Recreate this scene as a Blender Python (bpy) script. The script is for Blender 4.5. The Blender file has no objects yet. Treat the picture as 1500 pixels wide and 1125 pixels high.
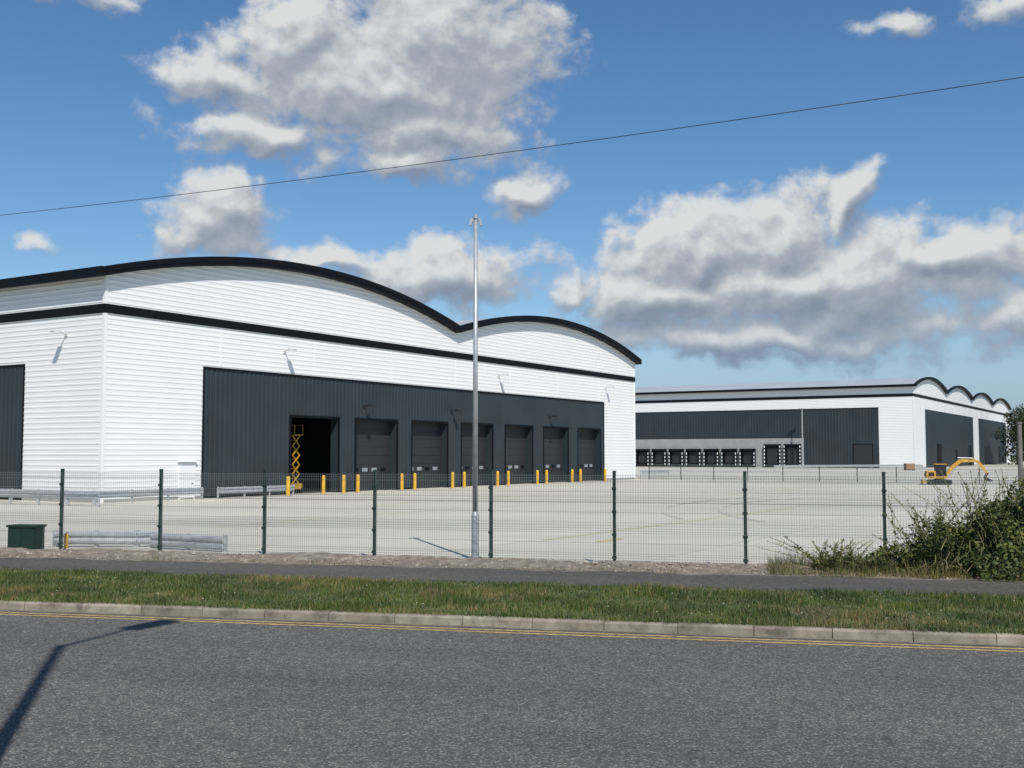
import bpy, math, random
import numpy as np
from mathutils import Vector, Matrix
from mathutils import noise as mn
random.seed(7)
scene=bpy.context.scene
scene.view_settings.view_transform='Standard'
scene.view_settings.look='None'
scene.view_settings.exposure=0
R=math.radians

# ------------------------------------------------------------------ materials
def newmat(name):
    m=bpy.data.materials.new(name); m.use_nodes=True
    nt=m.node_tree; b=nt.nodes['Principled BSDF']; return m,nt,b
def mat(name,col,rough=0.6,metal=0.0,var=0.0,vscale=1.0,spec=0.5):
    m,nt,b=newmat(name)
    b.inputs['Roughness'].default_value=rough; b.inputs['Metallic'].default_value=metal
    b.inputs['Specular IOR Level'].default_value=spec
    tc=nt.nodes.new('ShaderNodeTexCoord')
    n=nt.nodes.new('ShaderNodeTexNoise'); n.inputs['Scale'].default_value=vscale; n.inputs['Detail'].default_value=5
    nt.links.new(tc.outputs['Object'],n.inputs['Vector'])
    r=nt.nodes.new('ShaderNodeValToRGB')
    r.color_ramp.elements[0].position=0.3; r.color_ramp.elements[1].position=0.7
    r.color_ramp.elements[0].color=[c*(1-var) for c in col]+[1]
    r.color_ramp.elements[1].color=[min(1,c*(1+var)) for c in col]+[1]
    nt.links.new(n.outputs['Fac'],r.inputs['Fac']); nt.links.new(r.outputs['Color'],b.inputs['Base Color'])
    return m

WHITE=mat('white_cladding',(0.765,0.77,0.755),0.45,var=0.02,vscale=0.35)
DARK=mat('anthracite_cladding',(0.024,0.034,0.040),0.5,var=0.14,vscale=0.4,spec=.35)
BLACK=mat('black_trim',(0.006,0.007,0.009),0.55,var=0.1,spec=.12)
DOOR=mat('sectional_door_grey',(0.028,0.029,0.031),0.55,var=0.08,spec=.3)
GLZ=mat('vision_panel',(0.26,0.28,0.30),0.15)
ROOFM=mat('roof_sheet',(0.46,0.48,0.50),0.4,metal=0.2,var=0.08,vscale=0.2)
CONC=mat('precast_concrete',(0.30,0.30,0.29),0.85,var=0.12,vscale=0.6)
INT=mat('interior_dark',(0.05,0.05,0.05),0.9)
YEL=mat('yellow_paint',(0.72,0.40,0.02),0.45,var=0.10,vscale=4)
PLANT=mat('plant_yellow',(0.50,0.27,0.035),0.5,var=0.25,vscale=4)
LIFTY=mat('lift_yellow',(0.42,0.25,0.02),0.6,var=0.3,vscale=5)
GALV=mat('galvanised_steel',(0.40,0.42,0.43),0.45,metal=0.35,var=0.15,vscale=6)
GREENP=mat('green_fence_paint',(0.010,0.028,0.022),0.4,var=0.1)
WIREM=mat('fence_wire',(0.20,0.23,0.21),0.35,var=0.1)
BLK=mat('black_rubber',(0.015,0.015,0.016),0.6,var=0.2,vscale=5)
LAMPW=mat('lamp_housing',(0.6,0.6,0.6),0.4)
GLASS=mat('dark_glass',(0.02,0.025,0.03),0.08)
CABG=mat('cabinet_green',(0.008,0.028,0.018),0.5,var=0.15,vscale=5)
RUST=mat('rusty_iron',(0.10,0.045,0.03),0.8,var=0.4,vscale=15)
WOOD=mat('timber_pole',(0.12,0.08,0.05),0.85,var=0.3,vscale=3)
BROWN=mat('cardboard_brown',(0.30,0.17,0.08),0.8,var=0.1)
YLINE=mat('yellow_road_line',(0.44,0.31,0.12),0.8,var=0.4,vscale=9)
STEM=mat('plant_stem',(0.18,0.16,0.07),0.8,var=0.3)
BARK=mat('tree_bark',(0.08,0.06,0.045),0.9,var=0.3)
def kerbmat():
    m,nt,b=newmat('kerb_concrete'); L=nt.links.new
    b.inputs['Roughness'].default_value=.9
    tc=nt.nodes.new('ShaderNodeTexCoord'); n=nt.nodes.new('ShaderNodeTexNoise'); n.inputs['Scale'].default_value=3.2; n.inputs['Detail'].default_value=10; n.inputs['Roughness'].default_value=.7
    L(tc.outputs['Object'],n.inputs['Vector'])
    r=nt.nodes.new('ShaderNodeValToRGB'); e=r.color_ramp.elements
    e[0].position=.33; e[0].color=(.10,.088,.066,1); e[1].position=.68; e[1].color=(.33,.29,.225,1); x=e.new(.48); x.color=(.22,.193,.148,1)
    L(n.outputs['Fac'],r.inputs['Fac'])
    sp=nt.nodes.new('ShaderNodeSeparateXYZ'); L(tc.outputs['Object'],sp.inputs[0])
    mt=nt.nodes.new('ShaderNodeMath'); mt.operation='MULTIPLY_ADD'; mt.inputs[1].default_value=1/.915; mt.inputs[2].default_value=40/.915; L(sp.outputs[0],mt.inputs[0])
    fl=nt.nodes.new('ShaderNodeMath'); fl.operation='FLOOR'; L(mt.outputs[0],fl.inputs[0])
    wn=nt.nodes.new('ShaderNodeTexWhiteNoise'); wn.noise_dimensions='1D'; L(fl.outputs[0],wn.inputs['W'])
    mr=nt.nodes.new('ShaderNodeMapRange'); mr.inputs[3].default_value=.8; mr.inputs[4].default_value=1.18; L(wn.outputs['Value'],mr.inputs[0])
    mx=nt.nodes.new('ShaderNodeVectorMath'); mx.operation='SCALE'; L(r.outputs['Color'],mx.inputs[0]); L(mr.outputs[0],mx.inputs['Scale']); L(mx.outputs[0],b.inputs['Base Color'])
    return m
KERB=kerbmat()

def leafmat(name,col,tf=.3):
    m,nt,b=newmat(name)
    b.inputs['Roughness'].default_value=0.6
    tc=nt.nodes.new('ShaderNodeTexCoord')
    n=nt.nodes.new('ShaderNodeTexNoise'); n.inputs['Scale'].default_value=1.3; n.inputs['Detail'].default_value=6
    nt.links.new(tc.outputs['Object'],n.inputs['Vector'])
    r=nt.nodes.new('ShaderNodeValToRGB'); r.color_ramp.elements[0].position=.35; r.color_ramp.elements[1].position=.68
    r.color_ramp.elements[0].color=[c*0.6 for c in col]+[1]; r.color_ramp.elements[1].color=[col[0]*1.5,col[1]*1.25,col[2],1]
    nt.links.new(n.outputs['Fac'],r.inputs['Fac']); nt.links.new(r.outputs['Color'],b.inputs['Base Color'])
    tr=nt.nodes.new('ShaderNodeBsdfTranslucent'); nt.links.new(r.outputs['Color'],tr.inputs['Color'])
    mx=nt.nodes.new('ShaderNodeMixShader'); mx.inputs[0].default_value=tf
    out=nt.nodes['Material Output']
    nt.links.new(b.outputs[0],mx.inputs[1]); nt.links.new(tr.outputs[0],mx.inputs[2]); nt.links.new(mx.outputs[0],out.inputs[0])
    return m
LEAF=[leafmat('leaf_mid',(0.105,0.150,0.036)),leafmat('leaf_dark',(0.048,0.078,0.022)),leafmat('leaf_light',(0.20,0.225,0.075))]
TLEAF=[leafmat('tree_leaf_mid',(0.045,0.065,0.022)),leafmat('tree_leaf_dark',(0.028,0.042,0.016)),leafmat('tree_leaf_light',(0.07,0.09,0.03))]
GRASSB=[leafmat('grass_mid',(0.092,0.140,0.030)),leafmat('grass_dark',(0.052,0.090,0.02)),leafmat('grass_dry',(0.22,0.195,0.095))]

def asphalt(name,lo,hi,sp,scale=170,tint=(1,.985,.94)):
    m,nt,b=newmat(name); L=nt.links.new
    b.inputs['Roughness'].default_value=0.9; b.inputs['Specular IOR Level'].default_value=0.15
    tc=nt.nodes.new('ShaderNodeTexCoord')
    v=nt.nodes.new('ShaderNodeTexVoronoi'); v.voronoi_dimensions='2D'; v.inputs['Scale'].default_value=scale*0.42
    L(tc.outputs['Object'],v.inputs['Vector'])
    sx=nt.nodes.new('ShaderNodeSeparateColor'); L(v.outputs['Color'],sx.inputs[0])
    r=nt.nodes.new('ShaderNodeValToRGB'); e=r.color_ramp.elements
    e[0].position=0.0; e[0].color=(*[lo*t for t in tint],1); e[1].position=0.8; e[1].color=(*[hi*t for t in tint],1)
    x=e.new(0.97); x.color=(sp,sp*0.98,sp*0.90,1)
    L(sx.outputs[0],r.inputs['Fac'])
    def layer(scl,sz,lo_,hi_,prev,dt=8):
        n=nt.nodes.new('ShaderNodeTexNoise'); n.noise_dimensions='2D'; n.inputs['Scale'].default_value=sz; n.inputs['Detail'].default_value=dt; n.inputs['Roughness'].default_value=.62
        mp=nt.nodes.new('ShaderNodeMapping'); mp.inputs['Scale'].default_value=scl
        L(tc.outputs['Object'],mp.inputs[0]); L(mp.outputs[0],n.inputs['Vector'])
        r2=nt.nodes.new('ShaderNodeValToRGB'); r2.color_ramp.elements[0].position=.3; r2.color_ramp.elements[1].position=.7
        r2.color_ramp.elements[0].color=(lo_,lo_,lo_,1); r2.color_ramp.elements[1].color=(hi_,hi_*.99,hi_*.97,1)
        L(n.outputs['Fac'],r2.inputs['Fac'])
        mx=nt.nodes.new('ShaderNodeMix'); mx.data_type='RGBA'; mx.blend_type='MULTIPLY'; mx.inputs[0].default_value=1
        L(prev,mx.inputs[6]); L(r2.outputs['Color'],mx.inputs[7]); return mx.outputs[2]
    c=layer((.25,1.2,1),.55,.84,1.12,r.outputs['Color'])
    c=layer((1,1,1),9,.80,1.20,c)
    L(c,b.inputs['Base Color'])
    bp=nt.nodes.new('ShaderNodeBump'); bp.inputs['Strength'].default_value=0.4; bp.inputs['Distance'].default_value=0.006
    L(v.outputs['Distance'],bp.inputs['Height']); L(bp.outputs['Normal'],b.inputs['Normal'])
    return m
ROAD=asphalt('road_asphalt',0.068,0.122,0.25,tint=(1,.975,.91))
PATH=asphalt('path_asphalt',0.060,0.105,0.17,tint=(1,.95,.86))

def yardmat():
    m,nt,b=newmat('yard_concrete'); L=nt.links.new
    b.inputs['Roughness'].default_value=0.85
    tc=nt.nodes.new('ShaderNodeTexCoord')
    mp=nt.nodes.new('ShaderNodeMapping'); mp.inputs['Rotation'].default_value=(0,0,-R(58.6)); L(tc.outputs['Object'],mp.inputs[0])
    br=nt.nodes.new('ShaderNodeTexBrick'); br.offset=0; br.inputs['Scale'].default_value=1
    br.inputs['Brick Width'].default_value=24; br.inputs['Row Height'].default_value=4.8
    br.inputs['Mortar Size'].default_value=0.025; br.inputs['Mortar Smooth'].default_value=0.3
    br.inputs['Color1'].default_value=(0.53,0.505,0.43,1); br.inputs['Color2'].default_value=(0.485,0.463,0.40,1); br.inputs['Mortar'].default_value=(0.33,0.315,0.275,1)
    L(mp.outputs[0],br.inputs['Vector'])
    n=nt.nodes.new('ShaderNodeTexNoise'); n.noise_dimensions='2D'; n.inputs['Scale'].default_value=0.16; n.inputs['Detail'].default_value=9; n.inputs['Roughness'].default_value=.62
    mp2=nt.nodes.new('ShaderNodeMapping'); mp2.inputs['Scale'].default_value=(0.4,1.6,1); mp2.inputs['Rotation'].default_value=(0,0,R(20)); L(tc.outputs['Object'],mp2.inputs[0])
    L(mp2.outputs[0],n.inputs['Vector'])
    r2=nt.nodes.new('ShaderNodeValToRGB'); r2.color_ramp.elements[0].position=.32; r2.color_ramp.elements[1].position=.65
    r2.color_ramp.elements[0].color=(.82,.82,.81,1); r2.color_ramp.elements[1].color=(1.05,1.05,1.04,1)
    L(n.outputs['Fac'],r2.inputs['Fac'])
    mx=nt.nodes.new('ShaderNodeMix'); mx.data_type='RGBA'; mx.blend_type='MULTIPLY'; mx.inputs[0].default_value=1
    L(br.outputs['Color'],mx.inputs[6]); L(r2.outputs['Color'],mx.inputs[7])
    L(mx.outputs[2],b.inputs['Base Color'])
    return m
YARD=yardmat()
def groundmat(name,c1,c2,c3,scale,bump,bs):
    m,nt,b=newmat(name); L=nt.links.new
    b.inputs['Roughness'].default_value=0.95
    tc=nt.nodes.new('ShaderNodeTexCoord')
    n=nt.nodes.new('ShaderNodeTexNoise'); n.inputs['Scale'].default_value=scale; n.inputs['Detail'].default_value=8; n.inputs['Roughness'].default_value=.65
    L(tc.outputs['Object'],n.inputs['Vector'])
    r=nt.nodes.new('ShaderNodeValToRGB'); e=r.color_ramp.elements
    e[0].position=.3; e[0].color=(*c1,1); e[1].position=.7; e[1].color=(*c3,1); x=e.new(.5); x.color=(*c2,1)
    L(n.outputs['Fac'],r.inputs['Fac']); L(r.outputs['Color'],b.inputs['Base Color'])
    n2=nt.nodes.new('ShaderNodeTexNoise'); n2.inputs['Scale'].default_value=bs; n2.inputs['Detail'].default_value=4
    L(tc.outputs['Object'],n2.inputs['Vector'])
    bp=nt.nodes.new('ShaderNodeBump'); bp.inputs['Strength'].default_value=bump; bp.inputs['Distance'].default_value=.05
    L(n2.outputs['Fac'],bp.inputs['Height']); L(bp.outputs['Normal'],b.inputs['Normal'])
    return m
TURF=groundmat('turf',(0.05,0.065,0.022),(0.08,0.10,0.03),(0.15,0.14,0.06),2.5,0.8,25)
FIELD=groundmat('field_grass',(0.04,0.06,0.02),(0.07,0.09,0.03),(0.12,0.12,0.06),0.05,0.3,2)
DIRT=groundmat('rubble_dirt',(0.11,0.088,0.066),(0.19,0.158,0.122),(0.31,0.27,0.215),5,0.6,18)

# ------------------------------------------------------------------ mesh builder
class MB:
    def __init__(s): s.v=[]; s.f=[]; s.m=[]
    def add(s,pts,faces,m=0):
        o=len(s.v); s.v+= [tuple(p) for p in pts]
        for f in faces: s.f.append(tuple(i+o for i in f)); s.m.append(m)
    def quad(s,a,b,c,d,m=0): s.add([a,b,c,d],[(0,1,2,3)],m)
    def box(s,x0,x1,y0,y1,z0,z1,m=0,M=None):
        p=[Vector((x,y,z)) for z in (z0,z1) for y in (y0,y1) for x in (x0,x1)]
        if M is not None: p=[M@q for q in p]
        s.add(p,[(0,2,3,1),(4,5,7,6),(0,1,5,4),(2,6,7,3),(0,4,6,2),(1,3,7,5)],m)
    def cyl(s,p0,p1,r0,r1=None,n=12,m=0,caps=True):
        if r1 is None: r1=r0
        p0=Vector(p0);p1=Vector(p1); d=(p1-p0).normalized()
        a=d.orthogonal().normalized(); b=d.cross(a)
        pts=[p0+(a*math.cos(t)+b*math.sin(t))*r0 for t in [2*math.pi*i/n for i in range(n)]]
        pts+=[p1+(a*math.cos(t)+b*math.sin(t))*r1 for t in [2*math.pi*i/n for i in range(n)]]
        fs=[(i,(i+1)%n,n+(i+1)%n,n+i) for i in range(n)]
        if caps: fs+=[tuple(range(n-1,-1,-1)),tuple(range(n,2*n))]
        s.add(pts,fs,m)
    def beam(s,p0,p1,w,h,m=0):
        p0=Vector(p0);p1=Vector(p1); d=(p1-p0); L=d.length; d.normalize()
        up=Vector((0,0,1)) if abs(d.z)<.98 else Vector((1,0,0))
        x=d.cross(up).normalized(); z=x.cross(d)
        M=Matrix((( x.x,d.x,z.x,p0.x),(x.y,d.y,z.y,p0.y),(x.z,d.z,z.z,p0.z),(0,0,0,1)))
        s.box(-w/2,w/2,0,L,-h/2,h/2,m,M)
    def build(s,name,mats,parent=None,loc=(0,0,0),rot=0,smooth=False):
        me=bpy.data.meshes.new(name); me.from_pydata(s.v,[],s.f)
        for m in mats: me.materials.append(m)
        me.polygons.foreach_set('material_index',s.m)
        if smooth: me.polygons.foreach_set('use_smooth',[True]*len(s.f))
        me.update()
        o=bpy.data.objects.new(name,me); scene.collection.objects.link(o)
        o.location=loc; o.rotation_euler=(0,0,rot)
        if parent: o.parent=parent
        return o
def empty(name,loc=(0,0,0),rot=0):
    e=bpy.data.objects.new(name,None); scene.collection.objects.link(e); e.location=loc; e.rotation_euler=(0,0,rot); e.empty_display_size=.3
    return e

# ------------------------------------------------------------------ world / sun
SUN_EL=49.0
ddir=Vector((-.29*math.cos(R(SUN_EL)),.957*math.cos(R(SUN_EL)),-math.sin(R(SUN_EL)))).normalized()
sl=bpy.data.lights.new('sun','SUN'); sl.energy=4.7; sl.angle=R(.53); sl.color=(1,.955,.885)
so=bpy.data.objects.new('sun',sl); scene.collection.objects.link(so); so.rotation_euler=ddir.to_track_quat('-Z','Y').to_euler(); so.location=(0,0,60)

w=bpy.data.worlds.new('World'); scene.world=w; w.use_nodes=True; nt=w.node_tree; nt.nodes.clear(); L=nt.links.new
w.cycles.sampling_method='MANUAL'; w.cycles.sample_map_resolution=256
out=nt.nodes.new('ShaderNodeOutputWorld')
sky=nt.nodes.new('ShaderNodeTexSky'); sky.sky_type='NISHITA'; sky.sun_disc=False; sky.sun_elevation=R(SUN_EL); sky.sun_rotation=math.atan2(.29,-.957)
sky.air_density=1.0; sky.dust_density=0.3; sky.ozone_density=4.0
hs=nt.nodes.new('ShaderNodeHueSaturation'); hs.inputs['Saturation'].default_value=1.16; hs.inputs['Value'].default_value=1
L(sky.outputs[0],hs.inputs['Color'])
bg1=nt.nodes.new('ShaderNodeBackground'); bg1.inputs['Strength'].default_value=0.108; L(hs.outputs[0],bg1.inputs['Color'])

def mathn(t,op,a,b=None,c=None,clamp=False):
    n=t.nodes.new('ShaderNodeMath'); n.operation=op; n.use_clamp=clamp
    for i,x in enumerate((a,b,c)):
        if x is None: continue
        if isinstance(x,(int,float)): n.inputs[i].default_value=x
        else: t.links.new(x,n.inputs[i])
    return n.outputs[0]
def vmath(t,op,a,b=None):
    n=t.nodes.new('ShaderNodeVectorMath'); n.operation=op
    for i,x in enumerate((a,b)):
        if x is None: continue
        if isinstance(x,(tuple,list)): n.inputs[i].default_value=x
        else: t.links.new(x,n.inputs[i])
    return n
# cumulus clusters (azimuth, tan elevation, half-width, half-height, weight)
CL=[(-.135,.340,.100,.052,1.15),(-.195,.375,.050,.040,1.05),(-.062,.380,.080,.065,1.15),(-.09,.305,.09,.038,1.0),(-.26,.340,.060,.026,.85),
    (-.225,.290,.080,.024,.85),(-.085,.268,.075,.024,.9),
    (.008,.245,.030,.019,.85),(-.262,.212,.048,.034,1.0),(-.175,.172,.060,.012,.75),(-.065,.165,.068,.028,1.05),(-.40,.175,.022,.010,.65),
    (.155,.185,.065,.034,1.1),(.235,.188,.065,.036,1.1),(.300,.218,.022,.034,.95),(.270,.150,.14,.042,1.15),(.375,.172,.085,.024,1.05),(.14,.145,.085,.030,1.05),
    (.045,.152,.026,.017,.9),(.24,.100,.19,.026,.85),(.44,.12,.06,.03,.9),
    (.34,.375,.06,.020,.36),(.43,.385,.05,.035,.50),(-.40,.400,.08,.022,.60)]
g=bpy.data.node_groups.new('cloud_density','ShaderNodeTree')
g.interface.new_socket('P',in_out='INPUT',socket_type='NodeSocketVector')
g.interface.new_socket('D',in_out='OUTPUT',socket_type='NodeSocketFloat')
g.interface.new_socket('M',in_out='OUTPUT',socket_type='NodeSocketFloat')
gi=g.nodes.new('NodeGroupInput'); go=g.nodes.new('NodeGroupOutput')
wn=g.nodes.new('ShaderNodeTexNoise'); wn.noise_dimensions='2D'; wn.inputs['Scale'].default_value=13; wn.inputs['Detail'].default_value=3
g.links.new(gi.outputs[0],wn.inputs['Vector'])
wv=vmath(g,'SUBTRACT',wn.outputs['Color'],(.5,.5,.5)); wv2=vmath(g,'MULTIPLY',wv.outputs[0],(.075,.05,0))
pw=vmath(g,'ADD',gi.outputs[0],wv2.outputs[0])
cur=None
for (a,e,rx,ry,wt) in CL:
    d=vmath(g,'SUBTRACT',pw.outputs[0],(a,e,0)); d2=vmath(g,'MULTIPLY',d.outputs[0],(1/(rx*1.18),1/(ry*1.2),0))
    ln=vmath(g,'LENGTH',d2.outputs[0]).outputs['Value']
    mk=mathn(g,'MULTIPLY_ADD',ln,-1.0,wt)
    cur=mk if cur is None else mathn(g,'SMOOTH_MAX',cur,mk,.3)
cur=mathn(g,'MAXIMUM',cur,-1.2)
n1=g.nodes.new('ShaderNodeTexNoise'); n1.noise_dimensions='2D'; n1.inputs['Scale'].default_value=24; n1.inputs['Detail'].default_value=9; n1.inputs['Roughness'].default_value=.58
sc=vmath(g,'MULTIPLY',gi.outputs[0],(1,1.2,1)); g.links.new(sc.outputs[0],n1.inputs['Vector'])
vo=g.nodes.new('ShaderNodeTexVoronoi'); vo.voronoi_dimensions='2D'; vo.feature='F1'; vo.inputs['Scale'].default_value=38; vo.normalize=True
vo.inputs['Detail'].default_value=3; vo.inputs['Roughness'].default_value=.55
wv3=vmath(g,'MULTIPLY',wv.outputs[0],(.05,.05,0)); pv=vmath(g,'ADD',sc.outputs[0],wv3.outputs[0]); g.links.new(pv.outputs[0],vo.inputs['Vector'])
a1=mathn(g,'MULTIPLY_ADD',mathn(g,'SUBTRACT',n1.outputs['Fac'],.5),1.35,cur)
a2=mathn(g,'MULTIPLY_ADD',mathn(g,'SUBTRACT',.35,vo.outputs['Distance']),.75,a1)
a2=mathn(g,'ADD',a2,.16)
g.links.new(a2,go.inputs[0]); g.links.new(cur,go.inputs[1])

tc=nt.nodes.new('ShaderNodeTexCoord'); sp=nt.nodes.new('ShaderNodeSeparateXYZ'); L(tc.outputs['Generated'],sp.inputs[0])
az=mathn(nt,'ARCTAN2',sp.outputs[0],sp.outputs[1])
hyp=mathn(nt,'SQRT',mathn(nt,'ADD',mathn(nt,'MULTIPLY',sp.outputs[0],sp.outputs[0]),mathn(nt,'MULTIPLY',sp.outputs[1],sp.outputs[1])))
el=mathn(nt,'DIVIDE',sp.outputs[2],mathn(nt,'MAXIMUM',hyp,.02))
cb=nt.nodes.new('ShaderNodeCombineXYZ'); L(az,cb.inputs[0]); L(el,cb.inputs[1])
def dens(off):
    gn=nt.nodes.new('ShaderNodeGroup'); gn.node_tree=g
    L(vmath(nt,'ADD',cb.outputs[0],off).outputs[0],gn.inputs[0]); return gn.outputs[0],gn.outputs[1]
D0,M0=dens((0,0,0)); D1,M1=dens((-.005,.013,0))
def sstep(t,x,a,b,lo=0,hi=1):
    n=t.nodes.new('ShaderNodeMapRange'); n.interpolation_type='SMOOTHSTEP'; n.inputs[1].default_value=a; n.inputs[2].default_value=b
    n.inputs[3].default_value=lo; n.inputs[4].default_value=hi
    t.links.new(x,n.inputs[0]); return n.outputs[0]
alpha=sstep(nt,D0,-.05,.62,0,.97)
lit=mathn(nt,'ADD',mathn(nt,'MULTIPLY',mathn(nt,'SUBTRACT',D0,D1),.46),mathn(nt,'MULTIPLY',mathn(nt,'SUBTRACT',M0,M1),.60))
lit=mathn(nt,'ADD',lit,.57)
hazel=sstep(nt,el,.08,.20,-.10,0)
lit=mathn(nt,'ADD',lit,hazel,clamp=True)
cr=nt.nodes.new('ShaderNodeValToRGB'); e=cr.color_ramp.elements
e[0].position=0.12; e[0].color=(.27,.32,.41,1); e[1].position=.88; e[1].color=(.82,.83,.82,1); x=e.new(.5); x.color=(.44,.48,.54,1)
L(lit,cr.inputs[0])
bg2=nt.nodes.new('ShaderNodeBackground'); L(cr.outputs[0],bg2.inputs['Color']); bg2.inputs['Strength'].default_value=.88
ms=nt.nodes.new('ShaderNodeMixShader'); L(alpha,ms.inputs[0]); L(bg1.outputs[0],ms.inputs[1]); L(bg2.outputs[0],ms.inputs[2])
bg3=nt.nodes.new('ShaderNodeBackground'); bg3.inputs['Color'].default_value=(.22,.34,.52,1); bg3.inputs['Strength'].default_value=1
hz_=sstep(nt,el,.0,.15,.75,0)
ms2=nt.nodes.new('ShaderNodeMixShader'); L(hz_,ms2.inputs[0]); L(ms.outputs[0],ms2.inputs[1]); L(bg3.outputs[0],ms2.inputs[2]); L(ms2.outputs[0],out.inputs[0])

# ------------------------------------------------------------------ camera
cam=bpy.data.cameras.new('camera'); co=bpy.data.objects.new('camera',cam); scene.collection.objects.link(co)
cam.sensor_width=36; cam.lens=38.86; cam.clip_end=6000; co.location=(0,0,2.2); co.rotation_euler=(R(93.64),0,0); scene.camera=co

# ------------------------------------------------------------------ ground, road (road frame: a along kerb, b away from viewer)
K0=(0,14.215,0); KR=-R(12.75)
def rf(a,b,z=0):
    c,s=math.cos(KR),math.sin(KR); return Vector((K0[0]+a*c-b*s,K0[1]+a*s+b*c,z))
m=MB(); m.quad((-3000,-3000,-.03),(3000,-3000,-.03),(3000,3000,-.03),(-3000,3000,-.03)); m.build('ground',[FIELD])
m=MB(); m.quad((-300,-7.8,0),(300,-7.8,0),(300,0,0),(-300,0,0)); m.build('road',[ROAD],loc=K0,rot=KR)
p=[rf(-90,8.3),rf(110,8.3),(330,330,0),(-200,330,0)]
m=MB(); m.quad(*[(q[0],q[1],0) for q in p]); m.build('yard_pavement',[YARD])
m=MB(); A=np.linspace(-60,60,241); B=np.linspace(.125,3.7,10)
def hz(a,b): return .118+.025*math.sin(math.pi*(b-.125)/3.6)+.012*math.sin(a*1.3+b*2)*math.sin(math.pi*(b-.125)/3.6)
idx=[(a,b,hz(a,b)) for a in A for b in B]; nb=len(B)
m.add(idx,[(i*nb+j,(i+1)*nb+j,(i+1)*nb+j+1,i*nb+j+1) for i in range(240) for j in range(nb-1)])
m.build('grass_verge',[TURF],loc=K0,rot=KR,smooth=True)
m=MB(); m.quad((-60,3.7,.11),(60,3.7,.11),(60,6.1,.10),(-60,6.1,.10)); m.build('footpath',[PATH],loc=K0,rot=KR)
m=MB(); A=np.arange(-22,16,.07); B=np.arange(5.95,8.75,.07); nb=len(B)
pts=[]
for a in A:
    e0=5.95+.30*mn.noise(Vector((a*.8,0,0)))+.10*mn.noise(Vector((a*4,0,4)))
    for j,b in enumerate(B):
        t=(b-5.95)/2.8
        bb=b+(e0-5.95)*(1-t)
        base=.104*(1-t)
        ln=mn.noise(Vector((a*.6,b*.9,0)))*.5+.5; l2=mn.noise(Vector((a*3.0,b*3.0,3)))
        l3=mn.noise(Vector((a*8,b*8,5)))
        mound=.10*math.exp(-((b-7.5)/.55)**2)*(.3+ln*1.3)
        z=base+mound+(.03*l2+.022*l3)*math.sin(math.pi*min(1,t*1.02))**.5 if 0<t<1 else base-.004
        pts.append((a,bb,z+.004))
m.add(pts,[(i*nb+j,(i+1)*nb+j,(i+1)*nb+j+1,i*nb+j+1) for i in range(len(A)-1) for j in range(nb-1)])
m.build('dirt_strip',[DIRT],loc=K0,rot=KR)
m=MB()
for _ in range(1100):
    a=random.uniform(-16,12); b=random.gauss(7.2,.7)
    if not 6.0<b<8.7: continue
    r=random.uniform(.010,.045)*(1.6 if random.random()<.08 else 1); z=.1*(1-(b-5.95)/2.8)+.08*math.exp(-((b-7.5)/.55)**2)+.01
    vs=[Vector(q)*r*random.uniform(.7,1.3) for q in ((1,0,0),(-1,0,0),(0,1,0),(0,-1,0),(0,0,.8),(0,0,-.8))]
    m.add([(v.x+a,v.y+b,v.z+z) for v in vs],[(0,2,4),(2,1,4),(1,3,4),(3,0,4),(2,0,5),(1,2,5),(3,1,5),(0,3,5)])
m.build('rubble_stones',[mat('stone',(0.28,0.245,0.20),.9,var=.35,vscale=9)],loc=K0,rot=KR)
m=MB(); m.quad((-90,6.1,.0),(-22,6.1,.0),(-22,8.3,.0),(-90,8.3,.0)); m.quad((16,6.1,.0),(110,6.1,.0),(110,8.3,.0),(16,8.3,.0)); m.build('rough_ground',[DIRT],loc=K0,rot=KR)

def kerbs(name,b0,b1,flip=False):
    m=MB(); x=-40.0
    while x<40:
        g_=.005; x0=x+g_; x1=x+.915-g_; dz=random.uniform(-.005,.005); db=random.uniform(-.005,.005); zt=.118+dz; c=.025
        if not flip: P=[(b0+db,-.02),(b0+db+.008,zt-c),(b0+db+c,zt),(b1,zt),(b1,-.02)]
        else: P=[(b1+db,-.02),(b1+db-.008,zt-c),(b1+db-c,zt),(b0,zt),(b0,-.02)]
        n=len(P); pts=[(x0,q[0],q[1]) for q in P]+[(x1,q[0],q[1]) for q in P]
        m.add(pts,[(k,(k+1)%n,n+(k+1)%n,n+k) for k in range(n)]+[tuple(range(n)),tuple(range(n,2*n))]); x+=.915
    m.build(name,[KERB],loc=K0,rot=KR)
kerbs('kerb',0,.13); kerbs('kerb',-7.93,-7.8,True)
m=MB(); m.box(-60,60,3.66,3.71,.05,.120); m.build('path_edging',[KERB],loc=K0,rot=KR)
m=MB(); m.quad((-300,-12.5,.12),(300,-12.5,.12),(300,-7.93,.12),(-300,-7.93,.12)); m.build('pavement',[PATH],loc=K0,rot=KR)
m=MB(); m.quad((-60,-.27,.004),(6.45,-.27,.004),(6.45,-.20,.004),(-60,-.20,.004)); m.quad((-60,-.45,.004),(6.38,-.45,.004),(6.38,-.38,.004),(-60,-.38,.004)); m.build('double_yellow_line',[YLINE],loc=K0,rot=KR)
m=MB(); A=np.arange(-40,40,.15); pts=[]
for a in A: pts+= [(a,-.09-.05*mn.noise(Vector((a*1.2,0,0)))-.03*mn.noise(Vector((a*5,1,0))),.004),(a,-.0005,.004)]
m.add(pts,[(2*i,2*i+2,2*i+3,2*i+1) for i in range(len(A)-1)]); m.build('gutter_silt',[mat('gutter_silt',(.16,.14,.105),.95,var=.3,vscale=3)],loc=K0,rot=KR)
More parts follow.
